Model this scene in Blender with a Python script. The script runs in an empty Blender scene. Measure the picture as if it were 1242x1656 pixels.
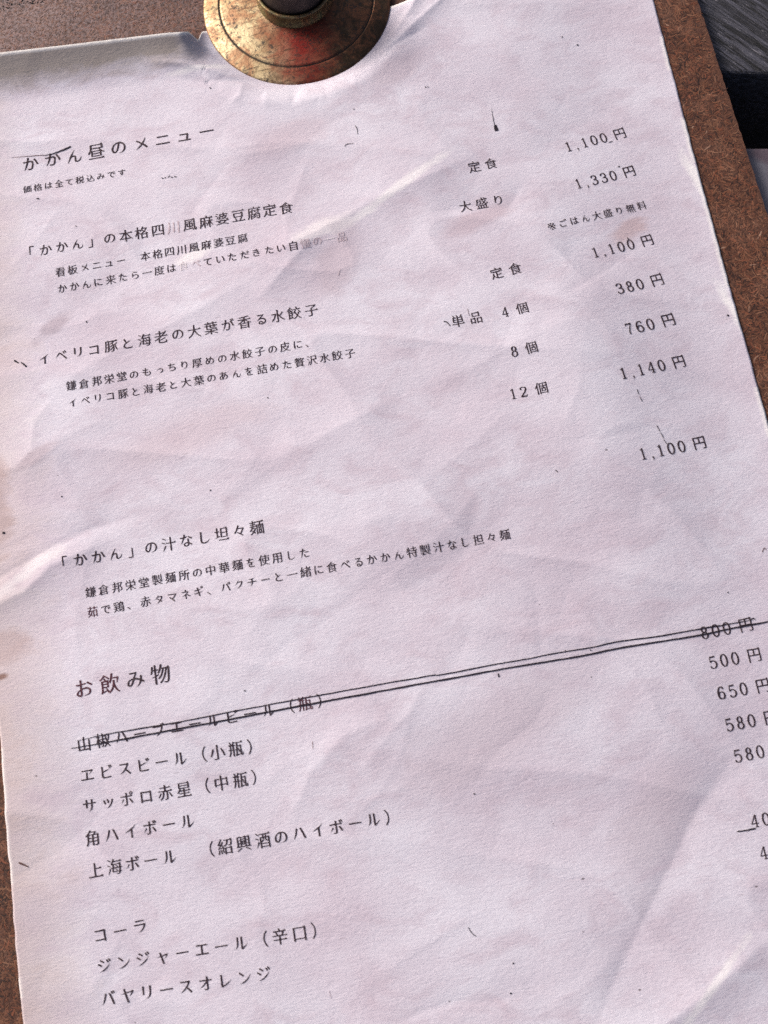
import bpy, bmesh, math, random
import numpy as np
from mathutils import Matrix, Vector

random.seed(7)
rng = np.random.default_rng(11)
scene = bpy.context.scene
COL = scene.collection

# ------------------------------------------------------------------ camera
# The sheet lies in the plane z = 0 (x along the printed rows, y up the page).
IW, IH = 1242.0, 1656.0
FPX = 1650.0                                   # focal length in photo pixels
vy = np.array([-1161.0, -6628.0, FPX]); vy /= np.linalg.norm(vy)      # up the page, in camera space
vx = np.array([1.0, -0.188, 0.0]); vx -= vy * vx.dot(vy); vx /= np.linalg.norm(vx)
vn = np.cross(vx, vy)
RWC = np.stack([vx, vy, vn])                   # camera (x right, y down, z forward) -> world


def ray(px, py):
    d = np.stack([(np.asarray(px, float) - IW / 2) / FPX, (np.asarray(py, float) - IH / 2) / FPX,
                  np.ones_like(np.asarray(px, float))], -1)
    return d @ RWC.T


fwd = RWC @ np.array([0, 0, 1.0])
DIST = 0.268                                   # metres from lens to the middle of the page
CAM = -fwd * DIST


def page(px, py, z=0.0):
    """photo pixel -> page coordinates (metres) on the plane z"""
    d = ray(px, py)
    t = (z - CAM[2]) / d[..., 2]
    p = CAM + d * t[..., None]
    return p[..., :2]


def scale_at(px, py):
    a, b = page(px - 5, py), page(px + 5, py)
    return np.linalg.norm(a - b) / 10.0        # metres per photo pixel


cam_d = bpy.data.cameras.new('camera')
cam = bpy.data.objects.new('camera', cam_d)
COL.objects.link(cam)
cam_d.sensor_fit = 'VERTICAL'
cam_d.sensor_height = 7.0
cam_d.sensor_width = 5.25
cam_d.lens = 7.0 * FPX / IH
cam_d.clip_start = 0.005
cam_d.clip_end = 50
bx, by, bz = RWC @ np.array([1, 0, 0.]), RWC @ np.array([0, -1, 0.]), RWC @ np.array([0, 0, -1.])
M = Matrix(((bx[0], by[0], bz[0], CAM[0]), (bx[1], by[1], bz[1], CAM[1]), (bx[2], by[2], bz[2], CAM[2]), (0, 0, 0, 1)))
cam.matrix_world = M
cam_d.dof.use_dof = True
cam_d.dof.aperture_fstop = 4.0
fp = page(700, 560)
cam_d.dof.focus_distance = float(np.dot(np.array([fp[0], fp[1], 0]) - CAM, fwd))
scene.camera = cam

# ------------------------------------------------------------------ light
SUN_AZ, SUN_EL = -50.0, 32.0                   # azimuth from page-up towards the left, elevation
world = bpy.data.worlds.new("World")
scene.world = world
world.use_nodes = True
wn = world.node_tree
bg = wn.nodes['Background']
sky = wn.nodes.new('ShaderNodeTexSky')
sky.sky_type = 'NISHITA'
sky.sun_disc = False
sky.sun_elevation = math.radians(SUN_EL)
sky.sun_rotation = math.radians(SUN_AZ)
sky.air_density = 0.55
sky.dust_density = 6.0
sky.ozone_density = 0.3
wn.links.new(sky.outputs[0], bg.inputs[0])
bg.inputs[1].default_value = 0.11
sl = bpy.data.lights.new('sun', 'SUN')
sl.energy = 2.0
sl.angle = math.radians(22)
sl.color = (1.0, 0.92, 0.87)
so = bpy.data.objects.new('sun', sl)
COL.objects.link(so)
sd = Vector((math.sin(math.radians(SUN_AZ)) * math.cos(math.radians(SUN_EL)),
             math.cos(math.radians(SUN_AZ)) * math.cos(math.radians(SUN_EL)), math.sin(math.radians(SUN_EL))))
so.rotation_euler = sd.to_track_quat('Z', 'Y').to_euler()
so.location = sd * 3
vs = scene.view_settings
vs.view_transform = 'Standard'
vs.look = 'None'
vs.gamma = 1
vs.use_curve_mapping = False
vs.exposure = 0.31
scene.cycles.use_denoising = False


# ------------------------------------------------------------------ helpers
def tag(o, label=None, cat=None, group=None, kind=None):
    for k, v in (('label', label), ('category', cat), ('group', group), ('kind', kind)):
        if v:
            o[k] = v
    return o


def mesh_obj(name, verts, faces, mat, parent=None, smooth=False):
    me = bpy.data.meshes.new(name)
    me.from_pydata([tuple(map(float, v)) for v in verts], [], [tuple(int(i) for i in f) for f in faces])
    me.update()
    for m in (mat if isinstance(mat, (list, tuple)) else [mat]):
        me.materials.append(m)
    if smooth:
        me.polygons.foreach_set('use_smooth', [True] * len(me.polygons))
    o = bpy.data.objects.new(name, me)
    COL.objects.link(o)
    if parent:
        o.parent = parent
    return o


class G:
    """node graph builder"""
    def __init__(s, name):
        s.m = bpy.data.materials.new(name)
        s.m.use_nodes = True
        s.t = s.m.node_tree
        s.b = s.t.nodes['Principled BSDF']

    def n(s, typ, ins=None, **kw):
        nd = s.t.nodes.new(typ)
        for k, v in kw.items():
            setattr(nd, k, v)
        for k, v in (ins or {}).items():
            s.set(nd.inputs[k], v)
        return nd

    def set(s, sock, v):
        if hasattr(v, 'is_output'):
            s.t.links.new(v, sock)
        elif isinstance(v, (tuple, list)) and len(v) == 3 and sock.type == 'RGBA':
            sock.default_value = (*v, 1)
        else:
            sock.default_value = v

    def noise(s, vec, scale, detail=4, rough=0.55, dist=0.0):
        return s.n('ShaderNodeTexNoise', {'Vector': vec, 'Scale': scale, 'Detail': detail, 'Roughness': rough,
                                          'Distortion': dist}).outputs['Fac']

    def ramp(s, fac, a, b, lo=0.0, hi=1.0):
        return s.n('ShaderNodeMapRange', {'Value': fac, 'From Min': a, 'From Max': b, 'To Min': lo, 'To Max': hi}).outputs[0]

    def mix(s, fac, a, b, blend='MIX'):
        nd = s.n('ShaderNodeMix', data_type='RGBA', blend_type=blend)
        s.set(nd.inputs[0], fac); s.set(nd.inputs[6], a); s.set(nd.inputs[7], b)
        return nd.outputs[2]

    def math(s, op, a, b=0.0):
        nd = s.n('ShaderNodeMath', operation=op)
        s.set(nd.inputs[0], a); s.set(nd.inputs[1], b)
        return nd.outputs[0]

    def mapping(s, vec, scale=(1, 1, 1), rot=0.0, loc=(0, 0, 0)):
        return s.n('ShaderNodeMapping', {'Vector': vec, 'Location': loc, 'Rotation': (0, 0, rot), 'Scale': scale}).outputs[0]

    def coord(s):
        return s.n('ShaderNodeTexCoord').outputs['Object']

    def bump(s, height, strength, dist, normal=None):
        ins = {'Height': height, 'Strength': strength, 'Distance': dist}
        if normal is not None:
            ins['Normal'] = normal
        return s.n('ShaderNodeBump', ins).outputs[0]


def vnoise(x, y, seed):
    """smooth value noise in [0,1]"""
    xi, yi = np.floor(x).astype(np.int64), np.floor(y).astype(np.int64)
    fx, fy = x - xi, y - yi
    fx = fx * fx * fx * (fx * (fx * 6 - 15) + 10)
    fy = fy * fy * fy * (fy * (fy * 6 - 15) + 10)

    def h(a, b):
        v = (a * 374761393 + b * 668265263 + seed * 974634721) & 0x7fffffff
        v = ((v ^ (v >> 13)) * 1274126177) & 0x7fffffff
        v = v ^ (v >> 16)
        return (v % 100003) / 100003.0
    a = h(xi, yi) * (1 - fx) + h(xi + 1, yi) * fx
    b = h(xi, yi + 1) * (1 - fx) + h(xi + 1, yi + 1) * fx
    return a * (1 - fy) + b * fy


def sstep(a, b, x):
    t = np.clip((x - a) / (b - a), 0, 1)
    return t * t * (3 - 2 * t)


# ------------------------------------------------------------------ relief of the worn sheet
DISC_C = page(480.5, 9.0)
DISC_R = float(np.linalg.norm(page(329.5, 5.0) - page(631.0, 5.0)) / 2)

RIGHT = [(1036, -90), (1050, -30), (1057, 0), (1068, 55), (1077, 80), (1088.8, 123.6), (1107, 195), (1119, 239), (1133.3, 292.7),
         (1150.7, 352), (1173, 437.7), (1189.8, 498), (1209.7, 566.7), (1240.5, 682.7), (1262, 760)]
LEFT = [(-12, 900), (0, 1065), (4.3, 1107), (8.7, 1166.7), (11.4, 1230), (18.8, 1353), (27.6, 1478.7), (40.2, 1642)]
RP = page([p[0] for p in RIGHT], [p[1] for p in RIGHT], 0.0003)
LP = page([p[0] for p in LEFT], [p[1] for p in LEFT], 0.0006)


def edge_x(P, y):
    c = np.polyfit(P[:, 1], P[:, 0], 2)
    lo, hi = P[:, 1].min(), P[:, 1].max()
    yc = np.clip(y, lo, hi)
    slope = np.polyval(np.polyder(c), yc)
    return np.polyval(c, yc) + slope * (y - yc)


# creases: polyline in photo pixels, height (mm), width up-left of the line (mm), width down-right (mm)
CREASES = [
    ([(-90, 1005), (20, 932), (90, 893), (160, 860), (250, 838)], -0.28, 2.2, 3.0),
    ([(-110, 1040), (0, 985), (50, 962), (95, 920), (190, 880)], 0.75, 7.0, 4.5),
    ([(400, 448), (520, 392), (600, 345), (700, 300), (770, 262)], 0.62, 9.0, 6.0),
    ([(420, 505), (455, 465), (490, 425), (520, 395)], 0.45, 8.0, 4.0),
    ([(40, 690), (75, 640), (110, 630), (200, 575), (320, 520), (430, 455)], 0.35, 9.0, 6.0),
    ([(30, 770), (62, 735), (65, 690), (100, 650)], 0.25, 3.0, 5.0),
    ([(930, 1740), (1090, 1640), (1180, 1570), (1260, 1500)], 1.3, 10.0, 14.0),
    ([(940, 1700), (1000, 1560), (1080, 1400), (1130, 1300), (1180, 1230), (1250, 1190)], -0.42, 5.0, 12.0),
    ([(470, 1340), (505, 1250), (560, 1190), (640, 1160)], 0.4, 6.0, 8.0),
    ([(690, 640), (760, 610), (850, 560), (960, 520)], 0.3, 9.0, 9.0),
    ([(440, 735), (500, 735), (560, 700), (640, 660)], 0.4, 6.0, 9.0),
    ([(0, 770), (60, 760), (120, 720)], 0.3, 5.0, 4.0),
    ([(690, 360), (760, 350), (820, 350), (850, 300)], -0.35, 6.0, 5.0),
    # the crumple pinched under the brass disc
    ([(240, 117), (300, 120), (345, 128), (395, 137)], 0.55, 2.0, 1.2),
    ([(290, 140), (340, 143), (400, 138), (450, 140)], -0.35, 1.2, 1.6),
    ([(395, 138), (393, 170), (375, 185)], 0.2, 1.2, 1.0),
    ([(610, 90), (640, 60), (665, 25), (690, -20)], 0.5, 1.6, 1.2),
    ([(600, 112), (650, 70), (700, 25), (740, -10)], 0.45, 2.6, 1.6),
    ([(590, 120), (640, 85), (700, 50)], -0.3, 1.5, 1.2),
    ([(500, 150), (560, 140), (620, 110), (680, 90)], 0.35, 4.0, 5.0),
    ([(165, 68), (178, 80), (200, 97)], 0.2, 0.8, 0.8),
    ([(275, 53), (300, 72), (325, 88), (345, 95)], 0.2, 1.0, 1.0),
]
_rc = random.Random(5)
for _ in range(75):
    x0, y0 = _rc.uniform(-60, 1250), _rc.uniform(60, 1700)
    a0 = math.radians(_rc.gauss(-32, 28))
    n_ = _rc.randint(2, 4)
    pts = [(x0, y0)]
    for _k in range(n_):
        L_ = _rc.uniform(25, 110)
        a0 += _rc.gauss(0, 0.3)
        pts.append((pts[-1][0] + L_ * math.cos(a0), pts[-1][1] + L_ * math.sin(a0)))
    hgt_ = _rc.choice([-1, 1, 1]) * _rc.uniform(0.03, 0.15)
    CREASES.append((pts, hgt_, _rc.uniform(1.2, 8.0), _rc.uniform(1.2, 6.0)))
for k in range(16):                                   # fine wrinkles radiating from the disc
    an = math.radians(_rc.uniform(5, 165))
    ra, rb = 150, 150 + _rc.uniform(25, 75)
    ja = _rc.uniform(-0.14, 0.14)
    c_, s_ = math.cos(an), math.sin(an)
    CREASES.append(([(480 + ra * c_, 10 + 0.86 * ra * s_), (480 + (ra + rb) / 2 * math.cos(an + ja / 2), 10 + 0.88 * (ra + rb) / 2 * math.sin(an + ja / 2)),
                     (480 + rb * math.cos(an + ja), 10 + 0.9 * rb * math.sin(an + ja))], _rc.choice([-1, 1]) * _rc.uniform(0.06, 0.16),
                    _rc.uniform(0.7, 2.2), _rc.uniform(0.7, 2.2)))
_CR = []
for pts, hgt, wl, wr in CREASES:
    P = page([p[0] for p in pts], [p[1] for p in pts])
    _CR.append((P, hgt * 1e-3, wl * 1e-3, wr * 1e-3))

TOP_A, TOP_B = page(0, 85, 0.006), page(312, 48, 0.006)
_tdir = (TOP_B - TOP_A) / np.linalg.norm(TOP_B - TOP_A)
_tnor = np.array([-_tdir[1], _tdir[0]])
TL_P, TR_P = page(312, 48), page(1057, 0)


def relief(x, y):
    """height of the sheet above the board, metres"""
    x = np.asarray(x, float); y = np.asarray(y, float)
    h = np.zeros_like(x)
    h += (vnoise(x / 0.085 + 3.1, y / 0.085 + 7.7, 1) - 0.35) * 0.0022
    h += (vnoise(x / 0.036 + y / 0.09, y / 0.030 - x / 0.08, 2) - 0.5) * 0.0009
    n = vnoise(x / 0.026 + y / 0.05 + 5, y / 0.019 + x / 0.07, 3)
    h += (1 - np.abs(2 * n - 1)) ** 2 * 0.00042
    n = vnoise(x / 0.012 + 9, y / 0.009 + x / 0.02, 4)
    h += (n - 0.5) * 0.00013
    # sharp facets of an old crumple
    n = vnoise(x / 0.05 + y / 0.06, y / 0.045 - x / 0.09 + 4, 8)
    h += np.abs(n - 0.5) * 0.0011
    n = vnoise(x / 0.017 - y / 0.03, y / 0.015 + x / 0.04 + 4, 9)
    h += np.abs(n - 0.5) * 0.00022
    cx, cy = page(620, 700)
    h += 0.0062 * np.exp(-(((x - cx) / 0.115) ** 2 + ((y - cy) / 0.13) ** 2))
    sh = x.shape
    xf, yf = x.ravel(), y.ravel()
    hc = np.zeros(xf.shape)
    for P, hh, wl, wr in _CR:
        mg = 3.3 * max(wl, wr)
        lo, hi = P.min(0) - mg, P.max(0) + mg
        ix = np.nonzero((xf > lo[0]) & (xf < hi[0]) & (yf > lo[1]) & (yf < hi[1]))[0]
        if not len(ix):
            continue
        xs_, ys_ = xf[ix], yf[ix]
        best = np.full(xs_.shape, 1e9); sgn = np.zeros_like(xs_); tt = np.zeros_like(xs_)
        L = 0.0
        seg = np.linalg.norm(np.diff(P, axis=0), axis=1); tot = seg.sum()
        for i in range(len(P) - 1):
            a, b = P[i], P[i + 1]
            l = seg[i]; d = (b - a) / l
            uc = np.clip((xs_ - a[0]) * d[0] + (ys_ - a[1]) * d[1], 0, l)
            ex, ey = xs_ - a[0] - d[0] * uc, ys_ - a[1] - d[1] * uc
            dist = np.hypot(ex, ey)
            m = dist < best
            best = np.where(m, dist, best)
            sgn = np.where(m, d[0] * ey - d[1] * ex, sgn)      # >0 on the left of the direction of travel
            tt = np.where(m, (L + uc) / tot, tt)
            L += l
        q = best / np.where(sgn > 0, wl, wr)
        prof = np.exp(-np.sqrt(q * q + 0.0012) * 1.1) * (1 - sstep(1.6, 3.2, q))
        win = sstep(-0.02, 0.25, tt) * (1 - sstep(0.75, 1.02, tt))
        hc[ix] += 1.5 * hh * prof * (0.12 + 0.88 * win)
    h = h + hc.reshape(sh)
    # upper left edge curls up off the board
    de = (x - TOP_A[0]) * _tnor[0] + (y - TOP_A[1]) * _tnor[1]     # 0 at the edge, negative inside
    along = (x - TOP_A[0]) * _tdir[0] + (y - TOP_A[1]) * _tdir[1]
    lim = float(np.linalg.norm(TOP_B - TOP_A))
    wgt = 1 - sstep(lim * 0.93, lim * 1.06, along)
    c = np.clip((de + 0.0145) / 0.0145, 0, 1.25)
    h += wgt * 0.0060 * c ** 1.7
    # right edge: slightly lifted, frayed
    # pressed flat below the disc
    h *= 0.10 + 0.90 * sstep(0.0, 0.048, edge_x(RP, y) - x)
    rr = np.hypot(x - DISC_C[0], y - DISC_C[1])
    k = sstep(DISC_R * 0.88, DISC_R * 1.3, rr)
    h = h * k + 0.0003 * (1 - k)
    return np.maximum(h, 0.00015) + 0.0001



_ga = np.array([page(-150, -150), page(1400, -150), page(-150, 1850), page(1400, 1850)])
_g0, _g1 = _ga.min(0), _ga.max(0)
_gs = 0.0004
_gn = ((_g1 - _g0) / _gs).astype(int) + 2
_HG = relief(*np.meshgrid(_g0[0] + _gs * np.arange(_gn[0]), _g0[1] + _gs * np.arange(_gn[1])))


def height(x, y):
    """the same relief read from a fine grid"""
    u, v = (x - _g0[0]) / _gs, (y - _g0[1]) / _gs
    i, j = int(min(max(u, 0), _gn[0] - 2)), int(min(max(v, 0), _gn[1] - 2))
    fu, fv = u - i, v - j
    return (_HG[j, i] * (1 - fu) + _HG[j, i + 1] * fu) * (1 - fv) + (_HG[j + 1, i] * (1 - fu) + _HG[j + 1, i + 1] * fu) * fv


def on_sheet(px, py, n=5):
    """photo pixel -> page coordinates on the uneven sheet"""
    p = page(px, py)
    for _ in range(n):
        p = page(px, py, float(height(p[0], p[1])))
    return p


# ------------------------------------------------------------------ materials
def mat_paper():
    g = G('worn_paper')
    co = g.coord()
    big = g.noise(g.mapping(co, (1, 1.5, 1), 0.3), 26, 3, 0.6)
    mid = g.noise(g.mapping(co, (1, 1.8, 1), -0.25), 75, 5, 0.65, 0.6)
    fine = g.noise(g.mapping(co, (0.55, 1.7, 1), 0.12), 1300, 3, 0.6, 0.6)
    grain = g.noise(co, 3600, 2, 0.5)
    base = g.mix(g.ramp(big, 0.36, 0.66), (0.725, 0.712, 0.805), (0.625, 0.57, 0.66))
    base = g.mix(g.ramp(mid, 0.48, 0.72, 0, 0.75), base, (0.56, 0.48, 0.56))
    base = g.mix(g.ramp(fine, 0.35, 0.7, 0.0, 0.24), base, (0.50, 0.44, 0.52))
    base = g.mix(g.ramp(grain, 0.40, 0.75, 0.0, 0.22), base, (0.42, 0.37, 0.42))
    # handled left margin goes pinkish brown
    sep = g.n('ShaderNodeSeparateXYZ', {'Vector': co})
    lx = float(page(0, 900)[0])
    wob = g.math('ADD', sep.outputs[0], g.ramp(mid, 0.3, 0.7, -0.006, 0.006))
    edge = g.ramp(wob, lx - 0.004, lx + 0.018, 0.65, 0.0)
    base = g.mix(edge, base, (0.53, 0.42, 0.39))
    # shade of the curled top edge painted in, with a beige stain tint
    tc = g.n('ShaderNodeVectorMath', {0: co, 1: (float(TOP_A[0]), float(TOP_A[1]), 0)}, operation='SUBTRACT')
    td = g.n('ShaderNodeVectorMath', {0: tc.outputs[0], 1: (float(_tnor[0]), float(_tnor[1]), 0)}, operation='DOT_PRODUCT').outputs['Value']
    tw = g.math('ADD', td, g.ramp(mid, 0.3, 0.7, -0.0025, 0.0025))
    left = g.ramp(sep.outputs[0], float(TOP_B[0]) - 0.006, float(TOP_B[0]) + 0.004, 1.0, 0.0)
    curl_shade = g.math('MULTIPLY', g.ramp(tw, -0.0115, -0.006, 0.0, 0.85), left)
    base = g.mix(curl_shade, base, (0.33, 0.29, 0.25))
    # top rim painted white as if lit; frayed white pulp on the side rims
    rim = g.n('ShaderNodeAttribute', attribute_name='rim').outputs['Fac']
    base = g.mix(g.math('MULTIPLY', rim, g.ramp(fine, 0.2, 0.5, 0.6, 1.0)), base, (0.88, 0.86, 0.84))
    # stains and scuffs, plus lit and shaded fold sides painted as streaks
    for px, py, rx, ry, ang, col, amt in [(95, 535, 34, 15, 0.5, (0.42, 0.36, 0.42), 0.75), (775, 368, 75, 20, 0.35, (0.50, 0.41, 0.47), 0.7),  # the second entry paints the shadow side of a fold
                                          (1012, 380, 42, 18, 0.5, (0.50, 0.38, 0.40), 0.7), (12, 1048, 50, 34, 0.2, (0.40, 0.29, 0.29), 0.4),
                                          (13, 1097, 13, 6, 0.15, (0.22, 0.12, 0.095), 0.85),
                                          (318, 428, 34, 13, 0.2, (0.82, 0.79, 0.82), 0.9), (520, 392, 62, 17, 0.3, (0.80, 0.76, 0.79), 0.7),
                                          (640, 325, 110, 9, 0.50, (0.82, 0.80, 0.83), 0.75), (45, 938, 95, 13, 0.50, (0.80, 0.785, 0.815), 0.5),  # light on two fold flanks, painted pale
                                          (330, 122, 55, 7, 0.05, (0.84, 0.82, 0.84), 0.7), (1150, 1590, 110, 9, 0.70, (0.80, 0.785, 0.81), 0.7),  # bright fold by the disc and lit lower fold, painted pale
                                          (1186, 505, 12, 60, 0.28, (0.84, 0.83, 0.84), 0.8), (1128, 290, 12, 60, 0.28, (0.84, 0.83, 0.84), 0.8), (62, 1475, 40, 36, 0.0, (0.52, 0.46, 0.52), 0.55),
                                          (545, 440, 70, 34, 0.9, (0.50, 0.42, 0.48), 0.6), (70, 745, 40, 14, 0.4, (0.46, 0.38, 0.43), 0.6),
                                          (1060, 1330, 120, 60, 1.0, (0.52, 0.45, 0.51), 0.45), (5, 820, 26, 90, 0.0, (0.42, 0.32, 0.32), 0.6),
                                          (640, 130, 70, 26, 0.5, (0.52, 0.43, 0.49), 0.5), (800, 1180, 190, 60, 0.4, (0.56, 0.485, 0.55), 0.5),
                                          (300, 720, 150, 40, 0.2, (0.60, 0.50, 0.55), 0.4), (470, 240, 90, 30, 0.3, (0.58, 0.47, 0.53), 0.45)]:
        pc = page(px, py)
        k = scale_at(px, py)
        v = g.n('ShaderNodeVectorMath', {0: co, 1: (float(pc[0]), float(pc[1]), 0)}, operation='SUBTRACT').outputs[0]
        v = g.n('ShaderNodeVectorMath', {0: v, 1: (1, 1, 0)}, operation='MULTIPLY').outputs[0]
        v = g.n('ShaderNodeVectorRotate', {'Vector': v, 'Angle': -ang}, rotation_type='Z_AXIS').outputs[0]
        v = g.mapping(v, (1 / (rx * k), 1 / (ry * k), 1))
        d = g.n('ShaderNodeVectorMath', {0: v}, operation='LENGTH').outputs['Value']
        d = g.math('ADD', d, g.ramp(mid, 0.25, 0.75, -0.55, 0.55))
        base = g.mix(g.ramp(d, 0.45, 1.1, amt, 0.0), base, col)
    # sparse dark flecks in the pulp
    vo = g.n('ShaderNodeTexVoronoi', {'Vector': g.mapping(co, (0.75, 1.25, 1), 0.5), 'Scale': 190.0, 'Randomness': 1.0})
    pick = g.n('ShaderNodeSeparateColor', {'Color': vo.outputs['Color']})
    rad = g.ramp(pick.outputs[1], 0.0, 1.0, 0.018, 0.06)
    sel = g.math('GREATER_THAN', pick.outputs[0], 0.88)
    spot = g.math('MULTIPLY', sel, g.math('LESS_THAN', vo.outputs['Distance'], rad))
    base = g.mix(g.math('MULTIPLY', spot, 0.75), base, (0.10, 0.08, 0.09))
    # little short fibres
    vf = g.n('ShaderNodeTexVoronoi', {'Vector': g.mapping(co, (0.28, 1.9, 1), -0.9), 'Scale': 420.0, 'Randomness': 1.0})
    pf = g.n('ShaderNodeSeparateColor', {'Color': vf.outputs['Color']})
    fib = g.math('MULTIPLY', g.math('GREATER_THAN', pf.outputs[0], 0.90), g.math('LESS_THAN', vf.outputs['Distance'], 0.10))
    base = g.mix(g.math('MULTIPLY', fib, 0.35), base, (0.28, 0.22, 0.25))
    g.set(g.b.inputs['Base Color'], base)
    g.b.inputs['Roughness'].default_value = 0.85
    g.b.inputs['Specular IOR Level'].default_value = 0.2
    b1 = g.bump(fine, 0.6, 0.00017)
    pulp = g.noise(g.mapping(co, (0.7, 1.4, 1), 0.2), 480, 4, 0.6, 0.4)
    b2 = g.bump(pulp, g.ramp(big, 0.3, 0.7, 0.2, 0.6), 0.00022, b1)
    g.set(g.b.inputs['Normal'], b2)
    return g.m


def mat_ink(name, col, worn, pale=(0.50, 0.44, 0.50), cover=1.0):
    g = G(name)
    co = g.coord()
    a = g.noise(co, 900, 3, 0.7)
    b = g.noise(co, 5200, 2, 0.6)
    k = g.math('ADD', g.ramp(a, 0.5, 0.85, 0, worn), g.ramp(b, 0.52, 0.8, 0, worn * 0.9))
    k = g.math('MINIMUM', g.math('ADD', k, 1 - cover), 1.0)
    g.set(g.b.inputs['Base Color'], g.mix(k, col, pale))
    g.b.inputs['Roughness'].default_value = 0.8
    g.b.inputs['Specular IOR Level'].default_value = 0.15
    return g.m


def sky_sheen(g, co, base):
    """pale sky glare painted into the colour of the top end of the board"""
    sp = g.n('ShaderNodeSeparateXYZ', {'Vector': co})
    nz = g.noise(co, 90, 5, 0.65)
    q = g.math('ADD', sp.outputs[0], g.ramp(nz, 0.3, 0.7, -0.02, 0.02))
    xa, xb = float(page(40, 40)[0]), float(page(360, 40)[0])
    k = g.math('MULTIPLY', g.ramp(q, xa, xb, 0.7, 0.3), g.ramp(g.noise(co, 1100, 3, 0.7), 0.40, 0.60, 0.15, 1.0))
    k = g.math('MULTIPLY', k, g.ramp(sp.outputs[1], float(page(0, 150)[1]), float(page(0, 80)[1])))
    k = g.math('MULTIPLY', k, g.ramp(q, xb, xb + 0.02, 1.0, 0.0))
    return g.mix(k, g.mix(1.0, base, (0.90, 0.84, 0.86), 'MULTIPLY'), (0.36, 0.275, 0.28))  # grazing sky sheen mixed in as a pale mauve


def mat_board():
    g = G('hardboard')
    co = g.coord()
    vor = g.n('ShaderNodeTexVoronoi', {'Vector': co, 'Scale': 420.0, 'Randomness': 1.0})
    hue = g.n('ShaderNodeSeparateColor', {'Color': vor.outputs['Color']})
    ang = g.math('MULTIPLY', hue.outputs[0], 6.283)
    rot = g.n('ShaderNodeVectorRotate', {'Vector': co, 'Angle': ang}, rotation_type='Z_AXIS')
    f1 = g.noise(g.mapping(rot.outputs[0], (0.35, 2.2, 1)), 1500, 3, 0.6, 0.8)
    blot = g.noise(co, 85, 4, 0.65)
    fine = g.noise(co, 2600, 3, 0.6)
    att = g.n('ShaderNodeAttribute', attribute_name='tint')
    base = g.mix(g.ramp(f1, 0.3, 0.7), (0.05, 0.021, 0.013), (0.20, 0.088, 0.047))
    base = g.mix(g.ramp(blot, 0.35, 0.7, 0, 0.6), base, (0.10, 0.045, 0.028))
    base = g.mix(g.ramp(fine, 0.45, 0.75, 0, 0.5), base, (0.03, 0.015, 0.012))
    g.set(g.b.inputs['Base Color'], sky_sheen(g, co, base))
    g.b.inputs['Roughness'].default_value = 0.62
    g.b.inputs['Specular IOR Level'].default_value = 0.35
    b = g.bump(f1, 0.7, 0.00025)
    g.set(g.b.inputs['Normal'], g.bump(fine, 0.5, 0.00015, b))
    return g.m


def mat_fibre():
    g = G('hardboard_fibre')
    co = g.coord()
    att = g.n('ShaderNodeAttribute', attribute_name='tint')
    nz = g.noise(co, 2500, 2, 0.6)
    base = g.mix(g.ramp(nz, 0.3, 0.7, 0, 0.4), att.outputs['Color'], (0.06, 0.03, 0.02))
    bl = g.noise(co, 85, 4, 0.65)
    base = g.mix(g.ramp(bl, 0.5, 0.7, 0, 0.45), base, (0.28, 0.155, 0.10))
    base = g.mix(g.ramp(bl, 0.5, 0.32, 0, 0.45), base, (0.05, 0.026, 0.02))
    g.set(g.b.inputs['Base Color'], sky_sheen(g, co, base))
    g.b.inputs['Roughness'].default_value = 0.6
    g.b.inputs['Specular IOR Level'].default_value = 0.35
    return g.m


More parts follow.
